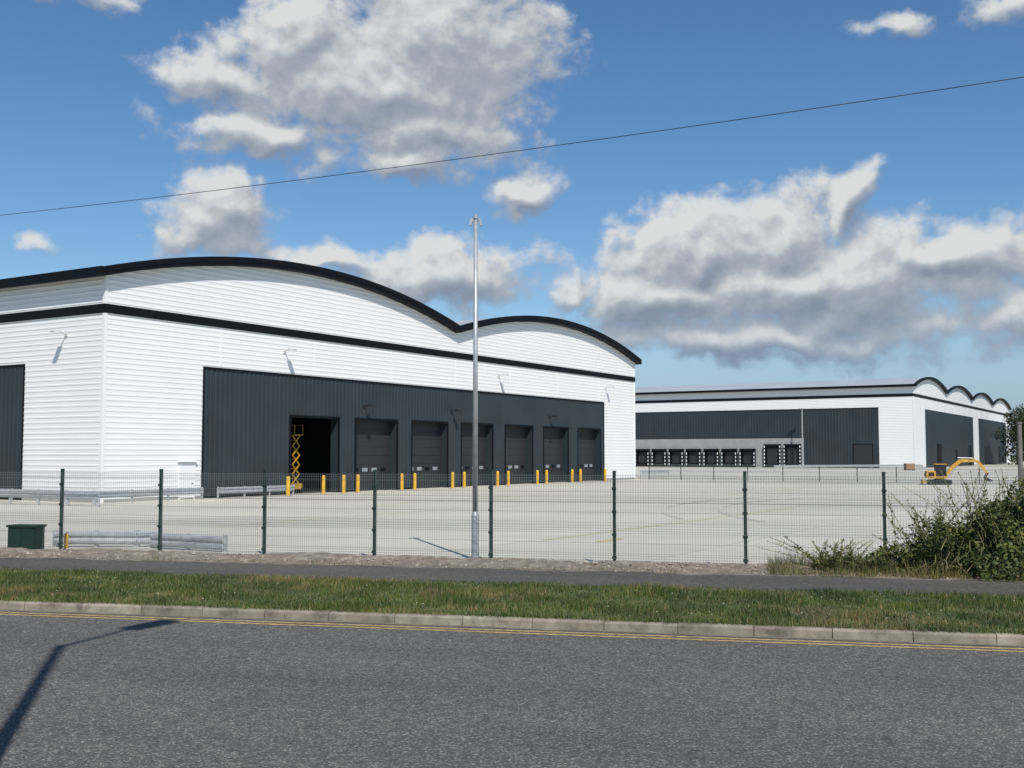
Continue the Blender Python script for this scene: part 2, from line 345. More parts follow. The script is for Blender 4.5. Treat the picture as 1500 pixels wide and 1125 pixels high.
m=MB(); m.box(6.5,7.0,-.54,-.50,-.02,.008); m.box(6.5,7.0,-.16,-.12,-.02,.008); m.box(6.5,6.54,-.50,-.16,-.02,.008); m.box(6.96,7.0,-.50,-.16,-.02,.008)
m.box(6.54,6.96,-.50,-.16,.001,.003,1)
for i in range(9): m.box(6.565+i*.045,6.585+i*.045,-.50,-.16,.003,.008)
m.build('drain_grate',[RUST,BLK],loc=K0,rot=KR)
m=MB()
def stripe(a,b,wd,z=.005):
    a=Vector(a);b=Vector(b); d=(b-a).normalized(); n=Vector((-d.y,d.x))*wd/2
    m.quad((*(a-n),z),(*(b-n),z),(*(b+n),z),(*(a+n),z))
stripe((0.8,28.5),(11.5,45.5),.10); stripe((2.2,28),(2.8,29),.3,.009); stripe((11.5,60),(19,72),.14); stripe((-9,34),(-2,45.5),.09); stripe((-6,48),(2,61),.12)
m.build('yard_marking',[mat('faded_yellow',(0.48,0.42,0.17),.9,var=.2,vscale=2)])
m=MB()
def arcs(cx,cy,r,t0,t1,wd,z=.009):
    N=30
    for i in range(N):
        a=t0+(t1-t0)*i/N; b_=t0+(t1-t0)*(i+1)/N
        m.quad((cx+r*math.cos(a),cy+r*math.sin(a),z),(cx+r*math.cos(b_),cy+r*math.sin(b_),z),(cx+(r+wd)*math.cos(b_),cy+(r+wd)*math.sin(b_),z),(cx+(r+wd)*math.cos(a),cy+(r+wd)*math.sin(a),z))
arcs(30,40,22,R(120),R(190),.22); arcs(30,40,24.2,R(118),R(185),.22)
m.build('tyre_marks',[mat('tyre_mark',(0.43,0.41,0.355),.9,var=.18,vscale=.8)])

# ------------------------------------------------------------------ grass blades
def grass(name,n,fa,fb,hmin,hmax,wts,wid=.012,zf=hz,seed=1,loc=K0,rot=KR):
    r=np.random.default_rng(seed)
    a=r.uniform(*fa,n); b=r.uniform(*fb,n)
    h=r.uniform(hmin,hmax,n); th=r.uniform(0,2*math.pi,n); ln=r.uniform(.0,.7,n)*h; ph=r.uniform(0,2*math.pi,n)
    V=np.zeros((n,3,3))
    cl=np.array([.5+1.1*max(0,mn.noise(Vector((x*1.1,y*1.6,seed)))+.35)+.5*max(0,mn.noise(Vector((x*3.5,y*4,seed+3)))) for x,y in zip(a,b)])
    h=h*cl
    z=np.array([zf(x,y) for x,y in zip(a,b)])
    w_=r.uniform(.6,1.3,n)*wid/2
    V[:,0]=np.stack([a-np.cos(th)*w_,b-np.sin(th)*w_,z-.005],1)
    V[:,1]=np.stack([a+np.cos(th)*w_,b+np.sin(th)*w_,z-.005],1)
    V[:,2]=np.stack([a+np.cos(ph)*ln,b+np.sin(ph)*ln,z+h],1)
    me=bpy.data.meshes.new(name); me.from_pydata(V.reshape(-1,3).tolist(),[],[(3*i,3*i+1,3*i+2) for i in range(n)])
    for q in GRASSB: me.materials.append(q)
    dry=np.array([mn.noise(Vector((x*.35,y*.7,9)))+.6*mn.noise(Vector((x*1.5,y*2.5,2))) for x,y in zip(a,b)])
    dry+=np.where(((a-4.3)/.9)**2+((b-1.0)/.5)**2<1,.75,0)
    u=r.uniform(0,1,n)
    mi=np.where(u<wts[0],0,np.where(u<wts[0]+wts[1],1,2)); mi=np.where((dry>.34)&(u>.35),2,mi)
    me.polygons.foreach_set('material_index',mi.astype(int).tolist())
    o=bpy.data.objects.new(name,me); scene.collection.objects.link(o); o.location=loc; o.rotation_euler=(0,0,rot)
grass('grass',95000,(-16,13),(.10,3.75),.03,.085,(.60,.26),wid=.016)
grass('grass',4000,(-16,13),(.03,.2),.04,.1,(.55,.3),seed=3,zf=lambda a,b:.118)
grass('grass',2500,(-16,13),(5.9,6.6),.03,.09,(.4,.2),seed=4,zf=lambda a,b:.09)
m=MB()
for _ in range(70):
    a=random.uniform(-14,11); b=random.uniform(.3,3.6); z=hz(a,b)+random.uniform(.05,.075); r=.010
    m.add([(a+r,b,z),(a-r,b,z),(a,b+r,z),(a,b-r,z),(a,b,z+r),(a,b,z-r)],[(0,2,4),(2,1,4),(1,3,4),(3,0,4),(2,0,5),(1,2,5),(3,1,5),(0,3,5)])
m.build('clover_flowers',[mat('petal',(.5,.48,.36),.7)],loc=K0,rot=KR)

# ------------------------------------------------------------------ warehouses
def prof(z0,z1,P,d):
    base=[(0,0),(.55,0),(.64,d),(.92,d)]
    pts=[]
    k=math.floor(z0/P)-1
    while k*P<z1+P:
        pts+=[((k+t)*P,o) for t,o in base]; k+=1
    zs=[q[0] for q in pts]; os_=[q[1] for q in pts]
    ins=[(z,o) for z,o in pts if z0+1e-4<z<z1-1e-4]
    return [(z0,float(np.interp(z0,zs,os_)))]+ins+[(z1,float(np.interp(z1,zs,os_)))]
class Wh:
    def __init__(s,origin,rot,nv,vw,length,eave,rise,rib=.014):
        s.e=empty('warehouse',origin,rot); s.nv=nv; s.vw=vw; s.W=nv*vw; s.L=length; s.eave=eave; s.rise=rise; s.rib=rib
    def P(s,ax,a,o,z): return (a,-o,z) if ax=='f' else (-o,a,z)
    def hsheet(s,m,ax,a0,a1,z0,z1,mi,P=.25,off=0):
        p=prof(z0,z1,P,s.rib)
        for (za,oa),(zb,ob) in zip(p,p[1:]): m.quad(s.P(ax,a0,oa+off,za),s.P(ax,a1,oa+off,za),s.P(ax,a1,ob+off,zb),s.P(ax,a0,ob+off,zb),mi)
    def vsheet(s,m,ax,a0,a1,z0,z1,mi,P=.33,d=.03,off=0):
        p=prof(a0,a1,P,d)
        for (aa,oa),(ab,ob) in zip(p,p[1:]): m.quad(s.P(ax,aa,oa+off,z0),s.P(ax,ab,ob+off,z0),s.P(ax,ab,ob+off,z1),s.P(ax,aa,oa+off,z1),mi)
    def abox(s,m,ax,a0,a1,o0,o1,z0,z1,mi):
        if ax=='f': m.box(a0,a1,-o1,-o0,z0,z1,mi)
        else: m.box(-o1,-o0,a0,a1,z0,z1,mi)
    def roof(s,trimh,ov=.45):
        m=MB()
        for k in range(s.nv):
            lo=k*s.vw-(ov if k==0 else 0); hi=(k+1)*s.vw+(ov if k==s.nv-1 else 0)
            N=32; seg=[lo+(hi-lo)*i/N for i in range(N+1)]
            def z(x): t=(x-(k+.5)*s.vw)/(s.vw/2); return s.eave+s.rise*(1-t*t)
            for a,b in zip(seg,seg[1:]):
                za,zb=z(a),z(b); y0=-ov; y1=s.L+ov
                m.quad((a,y0,za+trimh),(b,y0,zb+trimh),(b,y1,zb+trimh),(a,y1,za+trimh),0)
                m.quad((a,y0,za-.02),(b,y0,zb-.02),(b,y1,zb-.02),(a,y1,za-.02),1)
                m.quad((a,y0,za-.02),(b,y0,zb-.02),(b,y0,zb+trimh),(a,y0,za+trimh),1)
                m.quad((a,y1,za-.02),(b,y1,zb-.02),(b,y1,zb+trimh),(a,y1,za+trimh),1)
                m.quad((a,y0-.03,za+trimh*.45),(b,y0-.03,zb+trimh*.45),(b,y0-.03,zb+trimh+.05),(a,y0-.03,za+trimh+.05),1)
                m.quad((a,y0-.03,za+trimh+.05),(b,y0-.03,zb+trimh+.05),(b,y0+.35,zb+trimh+.05),(a,y0+.35,za+trimh+.05),1)
        for x0,x1 in ((-ov-.15,-ov+.02),(s.W+ov-.02,s.W+ov+.15)):
            m.box(x0,x1,-ov,s.L+ov,s.eave-.14,s.eave+trimh-.08,1)
        m.build('roof',[ROOFM,BLACK],s.e)
    def gable(s,m,y,sgn,mi):
        for k in range(s.nv):
            c=(k+.5)*s.vw
            p=prof(s.eave,s.eave+s.rise-.001,.25,s.rib)
            hw=lambda z:(s.vw/2)*math.sqrt(max(0,1-(z-s.eave)/s.rise))
            for (za,oa),(zb,ob) in zip(p,p[1:]):
                m.quad((c-hw(za),y-sgn*oa,za),(c+hw(za),y-sgn*oa,za),(c+hw(zb),y-sgn*ob,zb),(c-hw(zb),y-sgn*ob,zb),mi)
    def shell(s,bz0,bz1,front_holes,side_holes):
        m=MB()
        for ax,holes,tot in (('f',front_holes,s.W),('s',side_holes,s.L)):
            cur=0
            for (a0,a1,zt) in holes:
                s.hsheet(m,ax,cur,a0,.15,zt,0); cur=a1
            zt=holes[0][2]
            s.hsheet(m,ax,cur,tot,.15,zt,0)
            s.hsheet(m,ax,0,tot,zt,bz0,0)
            s.hsheet(m,ax,0,tot,bz1,s.eave,0)
        s.gable(m,0,1,0); s.gable(m,s.L,-1,0)
        m.quad((s.W,0,.0),(s.W,s.L,0),(s.W,s.L,s.eave),(s.W,0,s.eave),0)
        m.quad((0,s.L,.0),(s.W,s.L,0),(s.W,s.L,s.eave),(0,s.L,s.eave),0)
        m.build('walls',[WHITE],s.e)
        m=MB()
        s.abox(m,'f',-.06,s.W+.06,-.02,.06,bz0,bz1,0); s.abox(m,'s',-.0,s.L,-.02,.06,bz0,bz1,0)
        m.build('black_band',[BLACK],s.e)
        m=MB()
        m.box(-.045,.12,-.045,.12,.0,bz0-.002,0); m.box(-.045,.12,-.045,.12,bz1+.002,s.eave,0)
        m.box(s.W-.12,s.W+.045,-.045,.12,.0,bz0-.002,0); m.box(s.W-.12,s.W+.045,-.045,.12,bz1+.002,s.eave,0)
        x=7.1
        while x<s.W-3:
            s.abox(m,'f',x,x+.06,.0,s.rib+.006,front_holes[0][2]+.12 ,bz0-.01,0); x+=7.1
        m.build('corner_flashing',[WHITE],s.e)
        m=MB(); 
        cur=.13
        for (a0,a1,zt) in front_holes+[(s.W-.13,0,0)]:
            if a0>cur: s.abox(m,'f',cur,a0,-.03,.015,0,.15,0)
            cur=a1
        cur=.13
        for (a0,a1,zt) in side_holes+[(s.L-.05,0,0)]:
            if a0>cur: s.abox(m,'s',cur,a0,-.03,.015,0,.15,0)
            cur=a1
        m.build('plinth',[CONC],s.e)

TH=R(58.6)
A1=(-18.6,50.2,0)
b=Wh(A1,TH,2,28.35,60,10.4,1.95)
b.roof(.38); b.shell(8.66,9.08,[(6.0,50.5,6.55)],[(5.76,45,6.5)])
doors=[(12.36,16.34),(17.95,21.9),(23.5,27.4),(29.1,33.0),(34.75,38.6),(40.3,44.2),(45.9,49.85)]
DH=4.25
m=MB()
b.vsheet(m,'f',6.0,50.5,DH,6.55,0)
cur=6.0
for d0,d1 in doors+[(50.5,0)]:
    b.vsheet(m,'f',cur,d0,.1,DH,0); cur=d1
b.abox(m,'f',5.96,50.54,-.02,.07,6.50,6.60,1)
b.abox(m,'f',5.95,6.03,-.02,.07,.0,6.498,1); b.abox(m,'f',50.47,50.55,-.02,.07,.0,6.498,1)
b.vsheet(m,'s',5.76,45,.1,6.5,0); b.abox(m,'s',5.72,45,-.02,.06,6.46,6.55,1); b.abox(m,'s',5.72,5.79,-.02,.06,0,6.458,1)
RC=.55
for d0,d1 in doors:
    m.quad((d0,-.03,0),(d0,RC,0),(d0,RC,DH),(d0,-.03,DH),0); m.quad((d1,-.03,0),(d1,RC,0),(d1,RC,DH),(d1,-.03,DH),0)
    m.quad((d0,-.03,DH),(d1,-.03,DH),(d1,RC,DH),(d0,RC,DH),0)
    b.abox(m,'f',d0-.10,d0,-.02,.065,0,DH,1); b.abox(m,'f',d1,d1+.10,-.02,.065,0,DH,1); b.abox(m,'f',d0-.10,d1+.10,-.02,.065,DH+.002,DH+.12,1)
m.build('dark_cladding',[DARK,BLACK],b.e)
m=MB()
for i,(d0,d1) in enumerate(doors[1:]):
    n=8; h=DH/n
    for k in range(n):
        m.box(d0+.01,d1-.01,RC-.05,RC,k*h+.006,(k+1)*h-.006,0)
    m.box(d0,d1,RC+.001,RC+.03,0,DH,1)
    for k in range(4):
        x=d0+.35+k*.88; m.box(x,x+.5,RC-.065,RC-.051,1.16,1.38,2 if (k+i)%3 else 1)
m.build('loading_doors',[DOOR,BLACK,GLZ],b.e)
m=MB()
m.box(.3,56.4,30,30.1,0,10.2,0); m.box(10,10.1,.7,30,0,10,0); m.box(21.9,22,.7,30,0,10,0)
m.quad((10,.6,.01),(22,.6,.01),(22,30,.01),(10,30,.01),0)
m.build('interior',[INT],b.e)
m=MB(); m.box(4.50,4.56,-.07,.0,0,1.72,0); m.box(5.44,5.50,-.07,.0,0,1.72,0); m.box(4.50,5.50,-.07,.0,1.722,1.78,0); m.box(4.57,5.43,-.045,-.01,.05,1.72,0); m.box(5.3,5.38,-.07,-.046,.75,.79,1)
m.box(4.40,5.6,-.16,-.0,1.82,1.86,0)
m.build('personnel_door',[WHITE,BLK],b.e)
m=MB()
def wlight(ax,a,z,mi):
    def P(da,o,dz): q=b.P(ax,a+da,o,z+dz); return q
    b.abox(m,ax,a-.09,a+.09,.02,.07,z-.12,z+.12,mi)
    m.cyl(P(0,.05,0),P(0,.5,.10),.03,.03,8,mi)
    m.beam(P(0,.42,.12),P(0,.80,.02),.30,.08,mi)
for a in (11.77,33.8,50.9): wlight('f',a,7.85,0)
wlight('s',2.66,7.85,0); wlight('s',20,7.85,0)
for a in (18.7,27.9,41.2): wlight('f',a,5.05,1)
m.build('wall_lights',[LAMPW,BLK],b.e)

C2=(63.3,174,0)
c=Wh(C2,TH,4,27.25,120,13.0,1.7,rib=.02)
c.roof(.34,.5)
c.shell(11.35,11.8,[(8.5,55.9,9.6),(62.7,102.8,9.6)],[(5.45,100,9.65)])
m=MB()
c.vsheet(m,'s',5.45,17.6,.1,9.65,0,P=.5); c.vsheet(m,'s',17.6,100,4.85,9.65,0,P=.5)
for a0,a1 in ((8.5,55.9),(62.7,102.8)): c.vsheet(m,'f',a0,a1,.1,9.6,0,P=.5)
c.abox(m,'s',5.4,100,-.02,.07,9.6,9.72,1)
m.build('dark_cladding',[DARK,BLACK],c.e)
m=MB(); c.abox(m,'s',17.6,100,-.02,.05,.0,4.85,0); m.build('dock_wall',[CONC],c.e)
m=MB()
def shelter(r0,r1,z0,z1,o):
    c.abox(m,'s',r0,r1,.052,.10,z0,z1,0)
    c.abox(m,'s',r0,r0+.35,.10,o,z0,z1,0); c.abox(m,'s',r1-.35,r1,.10,o,z0,z1,0); c.abox(m,'s',r0,r1,.10,o,z1-.4,z1+.001,0)
    for r in (r0+.05,r1-.2):
        zz=z0+.2
        while zz<z1-.4: c.abox(m,'s',r,r+.16,o+.002,o+.02,zz,zz+.34,1); zz+=.62
    c.abox(m,'s',r0+.5,r1-.5,.102,.13,z0+.55,z1-.6,2)
    c.abox(m,'s',r0+.45,r1-.45,.13,.5,z0-.0,z0+.35,3)
r=18.0
for i in range(2): shelter(r,r+2.9,.0,3.9,.45); r+=3.4
r=25.8
while r<60: shelter(r,r+2.7,.1,3.15,.6); r+=3.25
m.build('dock_shelters',[BLACK,WHITE,DOOR,BLK],c.e)
m=MB()
c.abox(m,'s',6.4,9.6,.03,.07,0,3.9,0); c.abox(m,'s',6.55,9.45,.071,.09,0,3.75,1)
for a0,a1,z1 in ((18,22,4),(36,37.2,3.2),(70,76,4),(50,53,4),(90,94,4)): c.abox(m,'f',a0,a1,.03,.08,0,z1,0)
m.build('service_doors',[BLACK,DOOR],c.e)

# ------------------------------------------------------------------ bollards
def wl(s,w_,z=0):
    cu,su=math.cos(TH),math.sin(TH); return Vector((A1[0]+s*cu+w_*su,A1[1]+s*su-w_*cu,z))
for s_ in (10.6,13.4,15.1,16.35,20.5,21.8,25.9,27.25,31.35,32.75,36.8,38.15,42.15,43.5,47.8):
    e=empty('bollard',wl(s_,1.5))
    m=MB(); m.cyl((0,0,0),(0,0,.98),.10,.10,14,0,False)
    m.cyl((0,0,.98),(0,0,1.03),.10,.08,14,0,False); m.cyl((0,0,1.03),(0,0,1.05),.08,.03,14,0,True)
    m.build('post',[YEL],e,smooth=False)
    m=MB(); m.cyl((0,0,.0),(0,0,.03),.17,.17,12,0); m.build('base_plate',[CONC],e)
# ------------------------------------------------------------------ scissor lift (inside the open door)
e=empty('scissor_lift',wl(14.1,-1.6),TH)
m=MB(); m.box(-.36,.36,-.6,.6,.22,.55,0)
for x in (-.34,.34):
    for y in (-.45,.45): m.cyl((x-.06,y,.19),(x+.06,y,.19),.19,.19,16,1)
m.build('chassis',[LIFTY,BLK],e)
m=MB(); zz=.56
for k in range(5):
    for y in (-.45,.45):
        m.beam((-.28,y,zz),(.28,y,zz+.54),.045,.06,0); m.beam((.28,y+.06,zz),(-.28,y+.06,zz+.54),.045,.06,0)
    m.cyl((0,-.45,zz+.27),(0,.5,zz+.27),.025,.025,8,0); zz+=.54
m.build('scissor_arms',[LIFTY],e)
m=MB(); m.box(-.36,.36,-.62,.62,zz,zz+.06,0)
for x in (-.34,.34):
    for y in (-.6,0,.6): m.cyl((x,y,zz+.06),(x,y,zz+.6),.015,.015,6,0)
    m.cyl((x,-.6,zz+.6),(x,.6,zz+.6),.015,.015,6,0)
m.build('platform',[LIFTY],e)

# ------------------------------------------------------------------ guard rails
def guardrail(pts,h=.36,step=2.0,zb=0):
    e=empty('guard_rail',(pts[0][0],pts[0][1],0)); o=Vector((pts[0][0],pts[0][1]))
    W=[(0,0),(.045,.045),(.045,.10),(0,.155),(.045,.21),(.045,.265),(0,.31)]
    m=MB(); mp=MB()
    for a,b_ in zip(pts,pts[1:]):
        a=Vector(a)-o; b_=Vector(b_)-o; d=(b_-a); L_=d.length; d.normalize(); n=Vector((d.y,-d.x))
        if n.y>0: n=-n
        for (o0,z0),(o1,z1) in zip(W,W[1:]):
            p=[a+n*o0,b_+n*o0,b_+n*o1,a+n*o1]; zs=[h+z0,h+z0,h+z1,h+z1]
            m.add([(q.x,q.y,z+zb) for q,z in zip(p,zs)],[(0,1,2,3)])
        k=max(1,round(L_/step))
        for i in range(k+1):
            q=a+d*(L_*i/k)-n*.05; mp.box(q.x-.04,q.x+.04,q.y-.04,q.y+.04,0,zb+h+.33,0)
    m.build('beam',[GALV],e); mp.build('posts',[GALV],e)
w2=lambda s,o:tuple(wl(s,o).xy)
guardrail([w2(6.2,1.0),w2(11.6,1.0)],h=.25)
guardrail([w2(4.6,1.6),w2(-1.6,1.6),w2(-1.6,-12)],h=.30)
guardrail([w2(-2.5,3.0),w2(-3.2,-14)],h=.30)
guardrail([(-10.9,26.5),(-8.9,26.4),(-8.45,26.8)],h=.06,step=1.0)
guardrail([(-8.5,26.2),(-6.5,25.1)],h=.04,step=1.0)
guardrail([(36,152),(52,160),(60,162)],h=.4,step=3)
guardrail([(12,103),(15,106)],h=.4)
e=empty('bollard',(-10.45,26.1,0)); m=MB(); m.cyl((0,0,0),(0,0,.32),.05,.05,12,0,False); m.cyl((0,0,.32),(0,0,.35),.05,.03,12,0); m.build('post',[YEL],e)

# ------------------------------------------------------------------ mesh fence
def mesh_fence(p0,p1,n0,n1,H,spacing,wire,zb=0,pitch=.05,rw=.0028):
    d=(Vector(p1)-Vector(p0)).normalized(); ang=math.atan2(d.y,d.x)
    e=empty('mesh_fence',(p0[0],p0[1],zb),ang)
    m=MB()
    for k in range(n0,n1+1):
        x=k*spacing; m.box(x-.03,x+.03,-.03,.03,-.1,H+.06,0); m.box(x-.035,x+.035,-.035,.035,H+.06,H+.075,0)
        for z in (.15,.6,1.05,1.5): 
            if z<H: m.box(x-.045,x+.045,-.052,-.031,z,z+.05,0)
    m.build('posts',[GREENP],e)
    m=MB(); x0=n0*spacing; x1=n1*spacing
    folds=[.12,.70,1.25,H-.12]
    x=x0
    def tube(p,q,r):
        p=Vector(p);q=Vector(q); dd=(q-p).normalized(); a=dd.orthogonal().normalized(); bb=dd.cross(a)
        P=[p+a*r,p-a*.5*r+bb*.87*r,p-a*.5*r-bb*.87*r]; Q=[v+(q-p) for v in P]
        m.add(P+Q,[(0,1,4,3),(1,2,5,4),(2,0,3,5)])
    while x<x1:
        tube((x,-.045,.04),(x,-.045,H),rw); x+=pitch
    z=.06
    while z<H+.01:
        tube((x0,-.049,z),(x1,-.049,z),rw*1.1); z+=.2
    for z in folds:
        for dz,yy in ((0,-.045),(.05,-.085),(.10,-.045)): tube((x0,yy,z+dz),(x1,yy,z+dz),rw*1.2)
    m.build('mesh_panels',[wire],e)
mesh_fence((-7.75,24.5),(4.46,21.25),-6,8,1.80,2.527,WIREM)
mesh_fence((12,97),(45,76),0,13,1.15,3.0,WIREM,pitch=.15,rw=.005)

# ------------------------------------------------------------------ lamp columns
def lamp_head(m,z):
    m.cyl((0,0,z-.03),(0,0,z+.02),.06,.06,14,0); m.cyl((0,0,z+.02),(0,0,z+.08),.035,.03,12,0)
    for sx in (-1,1):
        m.beam((0,0,z-.05),(sx*.08,0,z-.05),.05,.04,0)
        M=Matrix.Translation((sx*.10,0,z-.10))@Matrix.Rotation(sx*-.25,4,'Y')
        m.box(-.026,.026,-.07,.07,-.08,.065,1,M)
e=empty('lamp_column',(-.775,23.35,0),0)
m=MB(); m.cyl((0,0,0),(0,0,.92),.078,.078,20,0,False); m.cyl((0,0,.92),(0,0,1.0),.078,.056,20,0,False); m.cyl((0,0,1.0),(0,0,7.2),.056,.042,20,0,True)
m.build('column',[GALV],e,smooth=True)
m=MB(); lamp_head(m,7.25); m.build('head',[GALV,GALV],e)
m=MB(); m.box(-.03,.03,-.086,-.074,.35,.75,0); m.cyl((0,0,-.02),(0,0,.06),.14,.13,16,1); m.build('access_door',[GALV,CONC],e)
e=empty('lamp_column',(47.5,181,0),0)
m=MB(); m.cyl((0,0,0),(0,0,9.6),.13,.09,10,0,True); m.box(-.5,.5,-.2,.2,9.6,9.75,0); m.build('column',[GALV],e)
e=empty('street_lamp',(-2.6,4.3,.12))
m=MB(); m.cyl((0,0,0),(0,0,1.4),.12,.12,16,0,False); m.cyl((0,0,1.4),(0,0,10.2),.085,.06,16,0); m.build('column',[GALV],e)
m=MB(); m.cyl((0,0,10.1),(.45,1.05,10.45),.04,.035,10,0); m.build('arm',[GALV],e)
m=MB(); M=Matrix.Translation((.45,1.05,10.45))@Matrix.Rotation(math.atan2(1.05,.45),4,'Z'); m.box(-.05,.75,-.15,.15,-.07,.07,0,M); m.box(.0,.65,-.11,.11,-.11,-.071,1,M); m.build('lantern',[LAMPW,GLASS],e)

# ------------------------------------------------------------------ overhead cable with poles
p0=Vector((-43.2,48)); p1=Vector((37.2,9))
e=empty('overhead_cable',(p0.x,p0.y,0)); m=MB(); N=60
def cz(t): return 9.70+ 1.3*((t-.5)*2)**2
prev=None
for i in range(N+1):
    t=i/N; q=(p1-p0)*t; v=Vector((q.x,q.y,cz(t)))
    if prev is not None: m.cyl(prev,v,.009,.009,6,0,False)
    prev=v
m.build('cable',[BLK],e)
for p in (p0,p1):
    e=empty('utility_pole',(p.x,p.y,0)); m=MB(); m.cyl((0,0,0),(0,0,11.4),.16,.11,12,0); m.build('pole',[WOOD],e)
    m=MB(); m.box(-.5,.5,-.05,.05,10.9,11.0,0); m.build('crossarm',[WOOD],e)

# ------------------------------------------------------------------ cabinet, crate
e=empty('utility_cabinet',(-11.0,25.2,0),KR)
m=MB(); m.box(-.36,.36,-.2,.2,0,.06,1); m.box(-.34,.34,-.18,.18,.06,.56,0); m.box(-.37,.37,-.21,.21,.56,.61,0); m.box(-.33,-.005,-.19,-.181,.09,.53,0); m.box(.005,.33,-.19,-.181,.09,.53,0); m.box(.03,.045,-.2,-.191,.30,.36,2)
m.build('housing',[CABG,CONC,BLK],e)
e=empty('storage_crate',(54.5,152,0)); m=MB(); m.box(-.6,.6,-.5,.5,.12,.95,0); 
for x in (-.55,0,.55): m.box(x-.08,x+.08,-.5,.5,0,.118,1)
for z in (.3,.6): m.box(-.62,.62,-.52,.52,z,z+.04,1)
m.build('box',[BROWN,WOOD],e)

# ------------------------------------------------------------------ mini excavator
e=empty('mini_excavator',(31.0,80.5,0),R(-12))
m=MB()
for y in (-.45,.45):
    n=12; Rr=.19
    out_=[]
    for i in range(n+1): t=math.pi/2+math.pi*i/n; out_.append((-.62+Rr*math.cos(t),.19+Rr*math.sin(t)))
    for i in range(n+1): t=-math.pi/2+math.pi*i/n; out_.append((.62+Rr*math.cos(t),.19+Rr*math.sin(t)))
    k=len(out_); P=[(x,y-.13,z) for x,z in out_]+[(x,y+.13,z) for x,z in out_]
    m.add(P,[(i,(i+1)%k,k+(i+1)%k,k+i) for i in range(k)]+[tuple(range(k)),tuple(range(k,2*k))])
    for x in (-.6,-.3,0,.3,.6): m.cyl((x,y-.15,.18),(x,y+.15,.18),.09,.09,10,1)
m.box(-.35,.35,-.34,.34,.2,.4,1)
m.build('tracks',[BLK,BLK],e)
m=MB(); m.cyl((0,0,.4),(0,0,.46),.32,.32,16,1); m.box(-.75,.45,-.52,.52,.46,.62,0)
prof2=[(-.92,.5),(-.95,.75),(-.88,.98),(-.55,1.02),(-.3,1.0),(-.3,.5)]
k=len(prof2); m.add([(x,-.5,z) for x,z in prof2]+[(x,.5,z) for x,z in prof2],[(i,(i+1)%k,k+(i+1)%k,k+i) for i in range(k)]+[tuple(range(k)),tuple(range(k,2*k))],0)
m.box(-.952,-.93,-.3,.3,.6,.85,1); m.box(-.8,-.4,-.515,-.501,.6,.9,1)
m.build('house',[PLANT,BLK],e)
m=MB()
for x,y in ((-.28,-.48),(.42,-.48),(-.28,.15),(.42,.15)): m.beam((x,y,.62),(x*(.95),y,1.46),.05,.05,0)
m.box(-.34,.48,-.53,.2,1.46,1.52,1); m.box(-.26,.39,-.47,.13,.64,1.455,2); m.box(-.1,.2,-.3,0,.62,.8,0)
m.build('cab',[BLK,PLANT,GLASS],e)
m=MB()
def arm(pts,w_,hs_,mi=0):
    for (a,b_),(h0,h1) in zip(zip(pts,pts[1:]),zip(hs_,hs_[1:])):
        a=Vector(a);b_=Vector(b_); d=(b_-a).normalized(); n=Vector((-d.z,0,d.x))
        P=[a-n*h0/2,b_-n*h1/2,b_+n*h1/2,a+n*h0/2]; y=a.y
        m.add([(p.x,y-w_/2,p.z) for p in P]+[(p.x,y+w_/2,p.z) for p in P],[(0,1,2,3),(4,7,6,5),(0,4,5,1),(1,5,6,2),(2,6,7,3),(3,7,4,0)],mi)
arm([(.5,.32,.6),(.95,.32,1.25),(1.55,.32,1.75),(2.5,.32,1.72)],.16,[.18,.26,.26,.14])
arm([(2.35,.32,1.85),(2.8,.32,1.6),(3.35,.32,.85)],.14,[.14,.2,.12])
m.cyl((.75,.32,.62),(1.35,.32,1.42),.045,.045,8,1); m.cyl((1.35,.32,1.95),(2.4,.32,1.92),.04,.04,8,1); m.cyl((2.75,.36,1.75),(3.3,.36,1.05),.035,.035,8,1)
m.build('boom_and_dipper',[PLANT,GALV],e)
m=MB()
bp=[(3.3,.85),(3.12,.55),(3.2,.28),(3.42,.2),(3.66,.3),(3.62,.36),(3.42,.28),(3.28,.36),(3.24,.55),(3.42,.86)]
k=len(bp); m.add([(x,.1,z) for x,z in bp]+[(x,.55,z) for x,z in bp],[(i,(i+1)%k,k+(i+1)%k,k+i) for i in range(k)]); m.quad((3.24,.1,.55),(3.62,.1,.36),(3.42,.1,.26),(3.2,.1,.35)); m.quad((3.24,.55,.55),(3.62,.55,.36),(3.42,.55,.26),(3.2,.55,.35))
m.box(-1.2,-1.14,-.55,.55,.05,.38,1); m.beam((-1.15,-.3,.2),(-.5,-.3,.25),.07,.07,1); m.beam((-1.15,.3,.2),(-.5,.3,.25),.07,.07,1)
m.build('bucket_and_blade',[BLK,PLANT],e)

